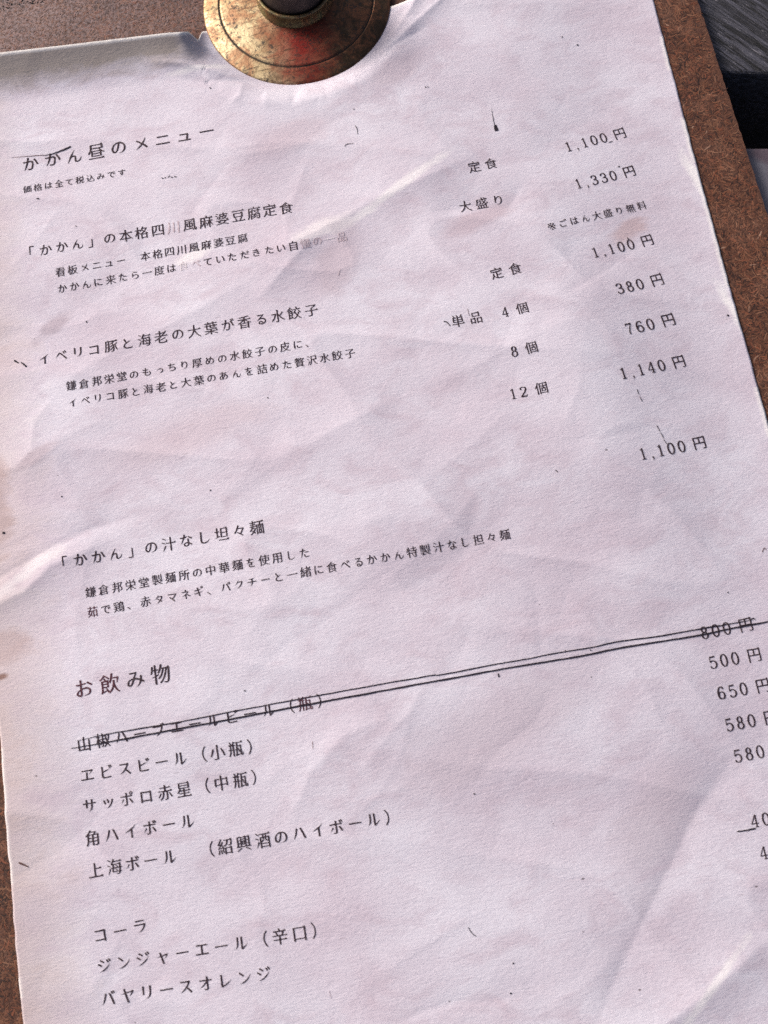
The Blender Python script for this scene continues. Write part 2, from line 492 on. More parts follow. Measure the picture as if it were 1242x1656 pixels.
def mat_brass(name, disc_reflections=True):
    g = G(name)
    co = g.coord()
    big = g.noise(co, 70, 4, 0.65, 0.5)
    mid = g.noise(co, 320, 5, 0.7, 0.6)
    fine = g.noise(co, 1500, 3, 0.65)
    base = g.mix(g.ramp(big, 0.35, 0.65), (0.58, 0.48, 0.30), (0.37, 0.26, 0.13)) if disc_reflections else g.mix(g.ramp(big, 0.35, 0.65), (0.24, 0.215, 0.11), (0.15, 0.13, 0.06))
    if disc_reflections:
        sp = g.n('ShaderNodeSeparateXYZ', {'Vector': co})
        # darker reflection on the right side painted in as brown
        tq = g.math('ADD', g.math('ADD', sp.outputs[0], g.math('MULTIPLY', sp.outputs[1], -0.45)), g.ramp(big, 0.3, 0.7, -0.010, 0.010))
        base = g.mix(g.ramp(tq, -0.005, 0.012, 0.0, 1.0), base, (0.058, 0.036, 0.021))
    base = g.mix(g.ramp(mid, 0.50, 0.66, 0, 0.8), base, (0.13, 0.070, 0.032))
    base = g.mix(g.ramp(g.noise(co, 150, 5, 0.7, 0.8), 0.47, 0.60, 0, 0.7), base, (0.27, 0.11, 0.055))
    if disc_reflections:
        # red reflection on the front of the dome, painted into the colour
        v = g.n('ShaderNodeVectorMath', {0: co, 1: (*[float(t) for t in page(486, 82) - DISC_C], 0.002)}, operation='SUBTRACT')
        sc = g.mapping(v.outputs[0], (1.35, 0.75, 0.3), 0.1)
        ln = g.n('ShaderNodeVectorMath', {0: sc}, operation='LENGTH')
        dist = g.math('ADD', ln.outputs['Value'], g.ramp(mid, 0.3, 0.7, -0.003, 0.003))
        base = g.mix(g.ramp(dist, 0.001, 0.016, 1.0, 0.0), base, (0.27, 0.028, 0.022))
    pit = g.noise(co, 1150, 4, 0.75, 0.8)
    pat = g.noise(co, 210, 3, 0.6)
    spot = g.math('MULTIPLY', g.ramp(pit, 0.535, 0.58), g.ramp(pat, 0.34, 0.54, 0.2, 1.0))
    base = g.mix(g.math('MULTIPLY', spot, 0.9), base, (0.022, 0.016, 0.012))
    scr = g.noise(g.mapping(co, (0.12, 2.6, 1), 0.55), 900, 3, 0.6, 0.4)
    base = g.mix(g.ramp(scr, 0.60, 0.66, 0, 0.75), base, (0.05, 0.035, 0.02))
    g.set(g.b.inputs['Base Color'], base)
    dirt = g.math('MAXIMUM', spot, g.ramp(mid, 0.5, 0.75, 0, 0.7))
    g.set(g.b.inputs['Metallic'], g.ramp(dirt, 0, 1, 0.75, 0.25))
    g.set(g.b.inputs['Roughness'], g.ramp(fine, 0.3, 0.7, 0.40, 0.62))
    b = g.bump(mid, 0.35, 0.0003)
    g.set(g.b.inputs['Normal'], g.bump(fine, 0.3, 0.0001, b))
    return g.m


def mat_simple(name, a, b, scale, rough=0.6, metal=0.0):
    g = G(name)
    co = g.coord()
    f = g.noise(co, scale, 5, 0.65, 0.4)
    g.set(g.b.inputs['Base Color'], g.mix(g.ramp(f, 0.3, 0.7), a, b))
    g.b.inputs['Roughness'].default_value = rough
    g.b.inputs['Metallic'].default_value = metal
    g.set(g.b.inputs['Normal'], g.bump(f, 0.3, 0.02 / scale))
    return g.m


def mat_wood(angle):
    g = G('weathered_dark_wood')
    co = g.coord()
    c = g.mapping(co, (1, 1, 1), -angle)
    st = g.mapping(c, (0.05, 1, 1))
    gr = g.noise(st, 1000, 6, 0.75, 0.3)
    gr2 = g.noise(st, 2400, 3, 0.7, 0.2)
    blot = g.noise(c, 130, 4, 0.6)
    ck = g.noise(g.mapping(c, (0.035, 1, 1)), 520, 3, 0.55, 0.25)
    crack = g.ramp(g.math('ABSOLUTE', g.math('SUBTRACT', ck, 0.5)), 0.008, 0.026, 1.0, 0.0)
    nick = g.noise(g.mapping(c, (0.12, 1, 1)), 1900, 2, 0.6)
    base = g.mix(g.ramp(gr, 0.42, 0.58), (0.006, 0.006, 0.009), (0.075, 0.076, 0.100))
    base = g.mix(g.ramp(gr2, 0.55, 0.70, 0, 0.8), base, (0.18, 0.18, 0.23))
    base = g.mix(g.ramp(blot, 0.4, 0.7, 0, 0.45), base, (0.02, 0.02, 0.025))
    base = g.mix(g.ramp(nick, 0.66, 0.72, 0, 0.8), base, (0.30, 0.29, 0.33))
    base = g.mix(crack, base, (0.003, 0.003, 0.004))
    g.set(g.b.inputs['Base Color'], base)
    g.b.inputs['Roughness'].default_value = 0.7
    b = g.bump(gr, 0.9, 0.0009)
    g.set(g.b.inputs['Normal'], g.bump(gr2, 0.6, 0.0003, b))
    return g.m


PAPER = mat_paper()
INK = mat_ink('printed_ink', (0.034, 0.020, 0.026), 0.22)
RED_INK = mat_ink('bleeding_ink', (0.06, 0.018, 0.028), 0.55, (0.42, 0.24, 0.29))
FADED = mat_ink('rubbed_ink', (0.30, 0.19, 0.23), 0.95, (0.72, 0.66, 0.71), 0.62)
GHOST = mat_ink('nearly_erased_ink', (0.45, 0.36, 0.41), 1.0, (0.78, 0.74, 0.78), 0.30)
PEN = mat_ink('pen_ink', (0.016, 0.012, 0.020), 0.12)
BROWN = mat_ink('brown_mark', (0.10, 0.05, 0.045), 0.6, (0.36, 0.26, 0.26))
BOARD = mat_board()
FIBRE = mat_fibre()
BRASS = mat_brass('aged_brass', True)
BRASS2 = mat_brass('aged_brass_collar', False)
KNOB = mat_simple('dark_knob_metal', (0.030, 0.022, 0.024), (0.075, 0.055, 0.05), 300, 0.5, 0.3)
GROOVE = mat_simple('engraved_dark', (0.010, 0.008, 0.006), (0.03, 0.022, 0.015), 800, 0.8)

# ------------------------------------------------------------------ ground, table
gd = mat_simple('dark_ground', (0.010, 0.010, 0.011), (0.022, 0.021, 0.022), 12, 0.9)
s = 12.0
ground = mesh_obj('ground', [(-s, -s, -0.5), (s, -s, -0.5), (s, s, -0.5), (-s, s, -0.5)], [(0, 1, 2, 3)], gd)
tag(ground, kind='structure')


def prism(name, pts, z0, z1, mat, bevel=0.0006, parent=None):
    n = len(pts)
    v = [(p[0], p[1], z0) for p in pts] + [(p[0], p[1], z1) for p in pts]
    f = [tuple(range(n - 1, -1, -1)), tuple(range(n, 2 * n))]
    f += [(i, (i + 1) % n, n + (i + 1) % n, n + i) for i in range(n)]
    o = mesh_obj(name, v, f, mat, parent)
    if bevel:
        b = o.modifiers.new('bevel', 'BEVEL')
        b.width = bevel
        b.segments = 3
        b.limit_method = 'ANGLE'
    return o


ZB = -0.00013                     # top of the hardboard
BT = 0.0032                      # its thickness
ZT = ZB - BT - 0.0001            # table top
e0, e1 = page(1165, 116, ZT), page(1242, 119, ZT)
ed = (e1 - e0) / np.linalg.norm(e1 - e0)
en = np.array([-ed[1], ed[0]])
ga, gb = page(1143, 45, ZT), page(1240, 112, ZT)
gang = math.atan2(gb[1] - ga[1], gb[0] - ga[0])
A = e0 - ed * 0.30
B = e0 + ed * 0.7
slat = prism('table_slat', [A, B, B + en * 0.16, A + en * 0.16], ZT - 0.07, ZT, mat_wood(gang), 0.0012)
tag(slat, 'weathered charcoal wooden slat with raised grain under the top corner of the brown board', 'table slat', 'slats of the table')
f0, f1 = page(1204, 238, ZT), page(1242, 238, ZT)
fd = (f1 - f0) / np.linalg.norm(f1 - f0)
fn = np.array([fd[1], -fd[0]])
A = f0 - fd * 0.30
B = f0 + fd * 0.7


def mat_slab():
    g = G('mauve_grey_slat')
    co = g.coord()
    big = g.noise(co, 38, 3, 0.6, 0.5)
    fine = g.noise(g.mapping(co, (1, 0.4, 1), 0.4), 500, 4, 0.6)
    base = g.mix(g.ramp(big, 0.42, 0.56), (0.085, 0.062, 0.080), (0.14, 0.14, 0.17))
    base = g.mix(g.ramp(fine, 0.4, 0.75, 0, 0.35), base, (0.10, 0.08, 0.10))
    g.set(g.b.inputs['Base Color'], base)
    g.b.inputs['Roughness'].default_value = 0.6
    g.set(g.b.inputs['Normal'], g.bump(fine, 0.3, 0.0003))
    return g.m


slab = prism('table_slat', [A, A + fn * 0.42, B + fn * 0.42, B], ZT - 0.07, ZT, mat_slab(), 0.0012)
tag(slab, 'smooth mauve grey slat below the black gap, right of the brown board', 'table slat', 'slats of the table')

# ------------------------------------------------------------------ hardboard panel
r0, r1 = page(1127.8, 0, ZB), page(1241, 348, ZB)
rd = (r0 - r1) / np.linalg.norm(r0 - r1)            # up the right edge
rn = np.array([-rd[1], rd[0]])                      # to the left
BW = 0.245
TRc = r0 + rd * 0.045
BRc = r0 - rd * 0.335
corners = [TRc, TRc + rn * BW, BRc + rn * BW, BRc]


def rounded(pts, r, seg=6):
    out = []
    n = len(pts)
    for i in range(n):
        p, a, b = pts[i], pts[i - 1], pts[(i + 1) % n]
        da, db = (a - p) / np.linalg.norm(a - p), (b - p) / np.linalg.norm(b - p)
        for k in range(seg + 1):
            t = k / seg
            q = p + da * r * (1 - t) ** 2 + db * r * t ** 2
            out.append(q)
    return out


def subdivide_loop(pts, step, amp):
    out = []
    n = len(pts)
    for i in range(n):
        a, b = pts[i], pts[(i + 1) % n]
        L = np.linalg.norm(b - a)
        k = max(1, int(L / step))
        nn = np.array([-(b - a)[1], (b - a)[0]]) / max(L, 1e-9)
        for j in range(k):
            p = a + (b - a) * j / k
            out.append(p + nn * rng.normal() * amp)
    return out


loop = subdivide_loop(rounded(corners, 0.008), 0.0015, 0.00008)
panel = prism('hardboard_panel', loop, ZB - BT, ZB, BOARD, 0)
tag(panel, 'brown fibrous hardboard panel lying under the paper menu', 'board')

# fibres pressed into the face of the board (part of the same mesh)
me = panel.data
verts = [tuple(v.co) for v in me.vertices]
faces = [tuple(p.vertices) for p in me.polygons]
nb = len(faces)
cols = [(0.1, 0.05, 0.03, 1)] * len(verts)
PAL = [((0.22, 0.100, 0.052), 6), ((0.17, 0.070, 0.036), 6), ((0.05, 0.022, 0.015), 4), ((0.29, 0.15, 0.085), 2.0),
       ((0.09, 0.038, 0.024), 5), ((0.24, 0.085, 0.042), 4), ((0.40, 0.26, 0.18), 0.12), ((0.018, 0.011, 0.010), 2.6)]
pw = np.array([p[1] for p in PAL], float); pw /= pw.sum()


def fibre_field(count, inside):
    k = 0
    while k < count:
        c = inside()
        k += 1
        a = rng.uniform(0, 2 * math.pi)
        L = min(rng.gamma(2.2, 0.00042) + 0.0005, 0.0032)
        w = rng.uniform(0.00008, 0.00022)
        L *= 1.25
        bend = rng.normal() * 1.0
        col = np.array(PAL[rng.choice(len(PAL), p=pw)][0]) * rng.uniform(0.75, 1.25)
        z = ZB + rng.uniform(0.00001, 0.00006)
        if np.dot(c - r0, rn) < 0.0004 + L * 0.62:
            continue
        base = len(verts)
        n = 5
        th = a - bend / 2
        p = np.array(c, float)
        for j in range(n):
            t = j / (n - 1)
            ww = w * (0.35 + 0.65 * math.sin(math.pi * min(max(t, 0.08), 0.92)))
            nn = np.array([-math.sin(th), math.cos(th)])
            zz = z + math.sin(math.pi * t) * 0.00003
            for sgn in (-1, 1):
                q = p + nn * ww * sgn
                verts.append((q[0], q[1], zz))
                cols.append((*col, 1))
            p = p + np.array([math.cos(th), math.sin(th)]) * L / (n - 1)
            th += bend / (n - 1)
        for j in range(n - 1):
            b0 = base + 2 * j
            faces.append((b0, b0 + 2, b0 + 3, b0 + 1))


def in_right():
    t = rng.uniform(-0.015, 0.150)
    u = rng.uniform(0.0004, 0.034)
    return r0 - rd * t + rn * u


def in_top():
    q = page(rng.uniform(-90, 420), rng.uniform(-110, 110), ZB)
    return q


def in_left():
    return page(rng.uniform(-70, 52), rng.uniform(1000, 1760), ZB)


fibre_field(16000, in_right)
fibre_field(16000, in_top)
fibre_field(6000, in_left)
nm = bpy.data.meshes.new('hardboard_panel')
nm.from_pydata([tuple(map(float, v)) for v in verts], [], faces)
nm.materials.append(BOARD); nm.materials.append(FIBRE)
nm.polygons.foreach_set('material_index', [0] * nb + [1] * (len(faces) - nb))
ca = nm.color_attributes.new('tint', 'FLOAT_COLOR', 'POINT')
ca.data.foreach_set('color', np.array(cols, dtype=np.float32).ravel())
nm.update()
panel.data = nm

# ------------------------------------------------------------------ the paper sheet
ytop_pts = [(-120, 99), (0, 85), (100, 73.5), (200, 61.5), (270, 53), (303, 51), (309, 54), (321, 66), (324, 57), (327, 51), (335, 50), (345, 49), (420, 40), (700, -8), (1100, -60)]
_yx = np.unique(np.concatenate([np.linspace(-120, 460, 150), [p[0] for p in ytop_pts]]))
TP = np.array([on_sheet(float(a), float(np.interp(a, *zip(*ytop_pts))), 40) for a in _yx])
TP = TP[np.argsort(TP[:, 0])]
y_bot = float(page(640, 1760)[1]) - 0.004

NX, NY = 400, 580
S = np.linspace(0, 1, NX + 1)
T = np.linspace(0, 1, NY + 1)
GX = np.zeros((NY + 1, NX + 1)); GY = np.zeros_like(GX)
for it in range(3):
    for j in range(NY + 1):
        if it == 0:
            GY[j] = y_bot + (0.13 - y_bot) * T[j]
        xl = edge_x(LP, GY[j]); xr = edge_x(RP, GY[j])
        fray = (vnoise(GY[j] / 0.0022, GY[j] * 0 + 3.0, 21) - 0.5) * 0.00018 + (vnoise(GY[j] / 0.009, GY[j] * 0 + 3.0, 22) - 0.5) * 0.00008
        fray2 = (vnoise(GY[j] / 0.003, GY[j] * 0 + 8.0, 23) - 0.5) * 0.0003
        GX[j] = (xl + fray2) * (1 - S) + (xr + fray) * S
    top = np.interp(GX[-1], TP[:, 0], TP[:, 1])
    for j in range(NY + 1):
        GY[j] = y_bot + (top - y_bot) * T[j]
GZ = relief(GX, GY)
# little nick torn out of the left edge
nk = page(16, 1096)
d = np.hypot((GX - nk[0]) / 0.0026, (GY - nk[1]) / 0.0009)
V = np.stack([GX, GY, GZ], -1).reshape(-1, 3)
idx = np.arange((NY + 1) * (NX + 1)).reshape(NY + 1, NX + 1)
F = np.stack([idx[:-1, :-1], idx[:-1, 1:], idx[1:, 1:], idx[1:, :-1]], -1).reshape(-1, 4)
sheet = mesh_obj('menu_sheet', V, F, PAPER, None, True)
tag(sheet, 'worn off white paper menu printed with Japanese dishes and prices', 'menu')
rimv = np.zeros(GX.shape, dtype=np.float32)
rimv[-1, :] = 1.0  # bright lit edge of the curl painted white
rimv[-2, :] = 0.75
for k, q in ((-1, 0.8), (-2, 0.6), (-3, 0.35)):
    rimv[:, k] = np.maximum(rimv[:, k], q * (vnoise(GY[:, k] / 0.010, GY[:, k] * 0 + 2, 41) > 0.45))
for k, q in ((0, 0.5), (1, 0.3)):
    rimv[:, k] = np.maximum(rimv[:, k], q * (vnoise(GY[:, k] / 0.010, GY[:, k] * 0 + 5, 42) > 0.5))
at = sheet.data.attributes.new('rim', 'FLOAT', 'POINT')
at.data.foreach_set('value', rimv.ravel())
md = sheet.modifiers.new('thickness', 'SOLIDIFY')
md.thickness = 0.00022
md.offset = -1

# ------------------------------------------------------------------ glyphs
_cache = {}


def font_glyph(ch):
    """outline of one character, its horizontals thinned and given serifs as in a printed book face"""
    if ch in _cache:
        return _cache[ch]
    c = bpy.data.curves.new('t', 'FONT')
    c.body = ch
    c.size = 1
    c.align_x = 'CENTER'
    c.resolution_u = 5
    o = bpy.data.objects.new('t', c)
    COL.objects.link(o)
    dg = bpy.context.evaluated_depsgraph_get()
    ev = o.evaluated_get(dg)
    m = ev.to_mesh()
    P = np.array([(v.co.x, v.co.y) for v in m.vertices])
    tris = [tuple(p.vertices) for p in m.polygons]
    ev.to_mesh_clear()
    bpy.data.objects.remove(o)
    bpy.data.curves.remove(c)
    # one winding
    tt = []
    for t in tris:
        a, b, d = P[t[0]], P[t[1]], P[t[2]]
        ar = (b[0] - a[0]) * (d[1] - a[1]) - (b[1] - a[1]) * (d[0] - a[0])
        tt.append(t if ar >= 0 else (t[0], t[2], t[1]))
    cnt = {}
    for t in tt:
        for i in range(3):
            e = (t[i], t[(i + 1) % 3])
            cnt[e] = 1
    bnd = [e for e in cnt if (e[1], e[0]) not in cnt]
    Q = P.copy()
    extra_v, extra_t = [], []
    if bnd and ch not in '（）「」、':
        a = P[[e[0] for e in bnd]]; b = P[[e[1] for e in bnd]]
        dv = b - a
        ln = np.maximum(np.linalg.norm(dv, axis=1), 1e-9)
        nrm = np.stack([dv[:, 1], -dv[:, 0]], 1) / ln[:, None]
        mid = (a + b) / 2
        th = np.full(len(bnd), 0.2)
        for i in range(len(bnd)):
            dr = -nrm[i]
            # ray mid[i] + s*dr against every other edge
            den = dr[0] * dv[:, 1] - dr[1] * dv[:, 0]
            w = a - mid[i]
            with np.errstate(divide='ignore', invalid='ignore'):
                sr = (w[:, 0] * dv[:, 1] - w[:, 1] * dv[:, 0]) / den
                ur = (w[:, 0] * dr[1] - w[:, 1] * dr[0]) / den
            ok = (np.abs(den) > 1e-9) & (sr > 1e-4) & (ur >= -1e-6) & (ur <= 1 + 1e-6)
            ok[i] = False
            if ok.any():
                th[i] = sr[ok].min()
        thin = np.where(th < 0.125, 0.29 * th * nrm[:, 1] ** 2, 0) - 0.009
        inc = {}
        for i, e in enumerate(bnd):
            inc.setdefault(e[1], [None, None])[0] = i
            inc.setdefault(e[0], [None, None])[1] = i
        taper = {}
        kana = '\u3040' <= ch <= '\u30ff'
        if kana:                                  # brush contrast: rising strokes thin, falling strokes full
            lean = np.abs(nrm[:, 0] * -0.34 + nrm[:, 1] * 0.94)
            thin = np.where(th < 0.125, 0.27 * th * lean ** 2, 0) - 0.015
        for i, e in enumerate(bnd):               # sweeping stroke ends run out to a point
            ip, jn = inc[e[0]][0], inc[e[1]][1]
            if ip is None or jn is None or not 0.03 < ln[i] < 0.115:
                continue
            dp, dn = dv[ip] / ln[ip], dv[jn] / ln[jn]
            if dp.dot(dn) > -0.8:
                continue
            n = nrm[i]
            swl = n[1] < -0.25 and n[0] < -0.22
            swr = kana and n[0] > 0.3 and n[1] > 0.12
            if not (swl or swr):
                continue
            mp = (a[i] + b[i]) / 2
            LT = 0.30
            for start, side in ((e[0], 0), (e[1], 1)):
                v, sarc, g_ = start, 0.0, 0
                taper[v] = (mp - P[v]) * 0.78
                while g_ < 12:
                    g_ += 1
                    k = inc[v][0] if side == 0 else inc[v][1]
                    if k is None:
                        break
                    w = bnd[k][0] if side == 0 else bnd[k][1]
                    sarc += ln[k]
                    k2 = inc[w][0] if side == 0 else inc[w][1]
                    if sarc > LT or k2 is None or dv[k].dot(dv[k2]) / (ln[k] * ln[k2]) < 0.8:
                        break
                    taper[w] = -(nrm[k] + nrm[k2]) / 2 * 0.5 * ln[i] * 0.78 * (1 - sarc / LT)
                    v = w
        for v, (i, j) in inc.items():
            if i is None or j is None:
                continue
            n1, n2 = nrm[i], nrm[j]
            det = n1[0] * n2[1] - n1[1] * n2[0]
            if abs(det) < 0.25:
                dd = -(n1 * thin[i] + n2 * thin[j]) / 2
            else:
                r1_, r2_ = -thin[i], -thin[j]
                dd = np.array([(r1_ * n2[1] - r2_ * n1[1]) / det, (n1[0] * r2_ - n2[0] * r1_) / det])
            dd = dd + taper.get(v, 0)
            L = np.linalg.norm(dd)
            if L > 0.03 and v not in taper:
                dd *= 0.03 / L
            Q[v] = P[v] + dd
        kanji = '\u4e00' <= ch <= '\u9fff' or '\u30a0' <= ch <= '\u30ff'
        if kanji:
            # serif triangle where a horizontal stroke ends or turns down at its right end
            for i, e in enumerate(bnd):
                if nrm[i][1] > 0.985 and ln[i] > 0.13:
                    v = e[0]                      # interior left of a->b, normal up: a is the right end
                    pi = inc[v][0]
                    if pi is None:
                        continue
                    n0 = nrm[pi]
                    if n0[0] > 0.9 and P[v][0] > P[e[1]][0]:
                        p = Q[v]
                        s_ = 0.076 if ln[i] > 0.3 else 0.056
                        b0 = len(Q) + len(extra_v)
                        extra_v += [(p[0] - 2.0 * s_, p[1]), (p[0], p[1]), (p[0] + 0.006, p[1] - 0.012), (p[0] - 0.5 * s_, p[1] + 0.82 * s_)]
                        extra_t += [(b0, b0 + 1, b0 + 3)]
    if extra_v:
        Q = np.vstack([Q, np.array(extra_v)])
        tt = tt + extra_t
    bm = bmesh.new()                               # no long thin faces, so that the print follows the folds
    bv = [bm.verts.new((q[0], q[1], 0)) for q in Q]
    for t in tt:
        try:
            bm.faces.new([bv[i] for i in t])
        except ValueError:
            pass
    for _ in range(4):
        le = [e for e in bm.edges if e.calc_length() > 0.13]
        if not le:
            break
        bmesh.ops.subdivide_edges(bm, edges=le, cuts=1)
        bmesh.ops.triangulate(bm, faces=[f for f in bm.faces if len(f.verts) > 3])
    bm.verts.ensure_lookup_table()
    bm.verts.index_update()
    Q = np.array([(v.co.x, v.co.y) for v in bm.verts])
    tt = [tuple(v.index for v in f.verts) for f in bm.faces]
    bm.free()
    Q = Q - np.array([0, 0.365])
    if ch == '※':
        Q = Q * 1.5
    if ch == '「':
        Q[:, 0] -= 0.16
    if ch == '」':
        Q[:, 0] += 0.10
    if not ('\u4e00' <= ch <= '\u9fff' or ch in '（）「」、※'):
        Q = Q * 0.93
    _cache[ch] = (Q, tt)
    return _cache[ch]


def catmull(pts, per=8):
    P = [np.array(p, float) for p in pts]
    P = [2 * P[0] - P[1]] + P + [2 * P[-1] - P[-2]]
    out = []
    for i in range(1, len(P) - 2):
        for k in range(per):
            t = k / per
            out.append(0.5 * ((2 * P[i]) + (-P[i - 1] + P[i + 1]) * t + (2 * P[i - 1] - 5 * P[i] + 4 * P[i + 1] - P[i + 2]) * t * t
                              + (-P[i - 1] + 3 * P[i] - 3 * P[i + 1] + P[i + 2]) * t ** 3))
    out.append(P[-2])
    return out


def ribbon(pts, wf, V, Tt):
    """quad strip along pts with half width wf(dx, dy, t)"""
    n = len(pts)
    b0 = len(V)
    for i, p in enumerate(pts):
        q0, q1 = pts[max(i - 1, 0)], pts[min(i + 1, n - 1)]
        d = np.array(q1) - np.array(q0)
        d = d / max(np.linalg.norm(d), 1e-9)
        w = wf(d[0], d[1], i / (n - 1))
        nn = np.array([-d[1], d[0]])
        V.append(np.array(p) + nn * w)
        V.append(np.array(p) - nn * w)
    for i in range(n - 1):
        k = b0 + 2 * i
        Tt.append((k, k + 1, k + 3, k + 2))


def dot(c, r, V, Tt, n=10):
    b0 = len(V)
    for i in range(n):
        a = 2 * math.pi * i / n
        V.append(np.array([c[0] + r * math.cos(a), c[1] + r * math.sin(a)]))
    Tt.append(tuple(range(b0, b0 + n)))


def pen(thick=0.078, thin=0.032):
    return lambda dx, dy, t: 0.5 * (thin + 0.012 + (thick + 0.012 - thin) * abs(dy) ** 1.4)


def flat(w):
    return lambda dx, dy, t: w / 2 + 0.006


def digit(ch):
    key = 'd' + ch
    if key in _cache:
        return _cache[key]
    V, F_ = [], []
    p = pen()
    ell = lambda cx, cy, rx, ry: [(cx + rx * math.sin(2 * math.pi * i / 28), cy + ry * math.cos(2 * math.pi * i / 28)) for i in range(29)]
    if ch == '0':
        ribbon(ell(0, .345, .175, .335), p, V, F_)
    elif ch == '1':
        ribbon([(.0, .69), (.0, .3), (.0, .0)], flat(.08), V, F_)
        ribbon([(-.13, .585), (-.05, .615), (.02, .675)], flat(.035), V, F_)
        ribbon([(-.13, .015), (.13, .015)], flat(.03), V, F_)
    elif ch == '2':
        ribbon(catmull([(-.175, .52), (-.14, .63), (0, .675), (.14, .62), (.165, .49), (.06, .31), (-.09, .15), (-.19, .04)]), p, V, F_)
        ribbon([(-.20, .035), (0, .03), (.17, .035)], flat(.07), V, F_)
        ribbon([(.165, .03), (.195, .16)], flat(.03), V, F_)
        dot((-.15, .53), .045, V, F_)
    elif ch == '3':
        ribbon(catmull([(-.165, .56), (-.09, .65), (.02, .675), (.135, .61), (.14, .46), (.05, .38), (-.06, .365)]), p, V, F_)
        ribbon(catmull([(-.06, .365), (.09, .345), (.175, .25), (.17, .11), (.05, .015), (-.08, .015), (-.18, .11)]), p, V, F_)
        dot((-.145, .56), .043, V, F_)
        dot((-.155, .125), .045, V, F_)
    elif ch == '4':
        ribbon([(.075, .69), (.075, .35), (.075, 0)], flat(.078), V, F_)
        ribbon([(.06, .68), (-.2, .2)], flat(.036), V, F_)
        ribbon([(-.215, .2), (.205, .2)], flat(.036), V, F_)
        ribbon([(-.03, .014), (.18, .014)], flat(.028), V, F_)
    elif ch == '5':
        ribbon([(-.13, .645), (.0, .64), (.15, .66)], flat(.065), V, F_)
        ribbon([(-.135, .67), (-.16, .34)], flat(.034), V, F_)
        ribbon(catmull([(-.16, .35), (-.05, .42), (.09, .40), (.175, .29), (.17, .13), (.06, .015), (-.07, .01), (-.17, .09)]), p, V, F_)
        dot((-.15, .105), .043, V, F_)
    elif ch == '6':
        ribbon(catmull([(.14, .585), (.06, .67), (-.06, .64), (-.16, .48), (-.18, .25), (-.12, .06), (0, .01), (.12, .05), (.17, .2), (.11, .35), (0, .40),
                        (-.11, .35), (-.17, .22)]), p, V, F_)
        dot((.125, .575), .043, V, F_)
    elif ch == '7':
        ribbon([(-.17, .645), (0, .64), (.185, .645)], flat(.065), V, F_)
        ribbon(catmull([(.18, .65), (.07, .44), (-.01, .22), (-.03, .0)]), lambda dx, dy, t: .018 + .026 * t, V, F_)
        ribbon([(-.165, .66), (-.175, .51)], flat(.03), V, F_)
    elif ch == '8':
        ribbon(ell(0, .525, .125, .15), p, V, F_)
        ribbon(ell(0, .19, .16, .18), p, V, F_)
    elif ch == ',':
        dot((0, .03), .052, V, F_)
        ribbon([(.03, .03), (.025, -.06), (-.04, -.14)], lambda dx, dy, t: .026 * (1 - .6 * t), V, F_)
    V = np.array(V) - np.array([0, 0.345])
    _cache[key] = (V, F_)
    return _cache[key]


LIFT = 0.00008


def drape(xy, lift=LIFT):
    o = 0.00028
    z = np.max([relief(xy[:, 0] + a * o, xy[:, 1] + b * o) for a, b in ((0, 0), (1, 0), (-1, 0), (0, 1), (0, -1))], axis=0) + lift
    return np.column_stack([xy, z])


def print_glyphs(name, items, mat, parent):
    """items: list of (glyph verts, faces, centre(2), size, ux(2)) -> one mesh on the sheet"""
    VV, FF = [], []
    for k, (gv, gf, c, size, ux) in enumerate(items):
        uy = np.array([-ux[1], ux[0]])
        jit = rng.normal(size=gv.shape) * 0.0035
        q = c + size * ((gv[:, :1] + jit[:, :1]) * ux + (gv[:, 1:] + jit[:, 1:]) * uy)
        b0 = sum(len(v) for v in VV)
        VV.append(drape(q))
        FF += [tuple(i + b0 for i in f) for f in gf]
    return mesh_obj(name, np.vstack(VV), FF, mat, parent)


def text_line(name, s, i0, p0, i1, p1, em, mat=INK, special=None):
    """s set at an even pitch; characters i0 and i1 are centred on photo points p0 and p1"""
    p0, p1 = np.array(p0, float), np.array(p1, float)
    pos = [on_sheet(*(p0 + (p1 - p0) * (i - i0) / (i1 - i0))) for i in range(len(s))]
    size = 1.0 * em * scale_at(*(p0 + p1) / 2)
    main, other = [], []
    for i, ch in enumerate(s):
        if ch == '　':
            continue
        gv, gf = font_glyph(ch)
        d = pos[min(i + 1, len(s) - 1)] - pos[max(i - 1, 0)]
        ux = d / np.linalg.norm(d)
        sz = size * (1 + rng.normal() * 0.006)
        it = (gv, gf, pos[i] + rng.normal(size=2) * size * 0.012, sz, ux)
        m = (special or {}).get(i)
        if m is None:
            main.append(it)
        else:
            other.append((m, it))
    o = print_glyphs(name, main, mat, sheet)
    for m, it in other:
        c = print_glyphs('faded_character' if m in (FADED, GHOST) else 'bleeding_character', [it], m, o)
        c['label'] = {'rubbed_ink': 'pale rubbed out character', 'nearly_erased_ink': 'almost erased pale character',
                      'bleeding_ink': 'character with reddish bleeding ink'}[m.name]
    return o


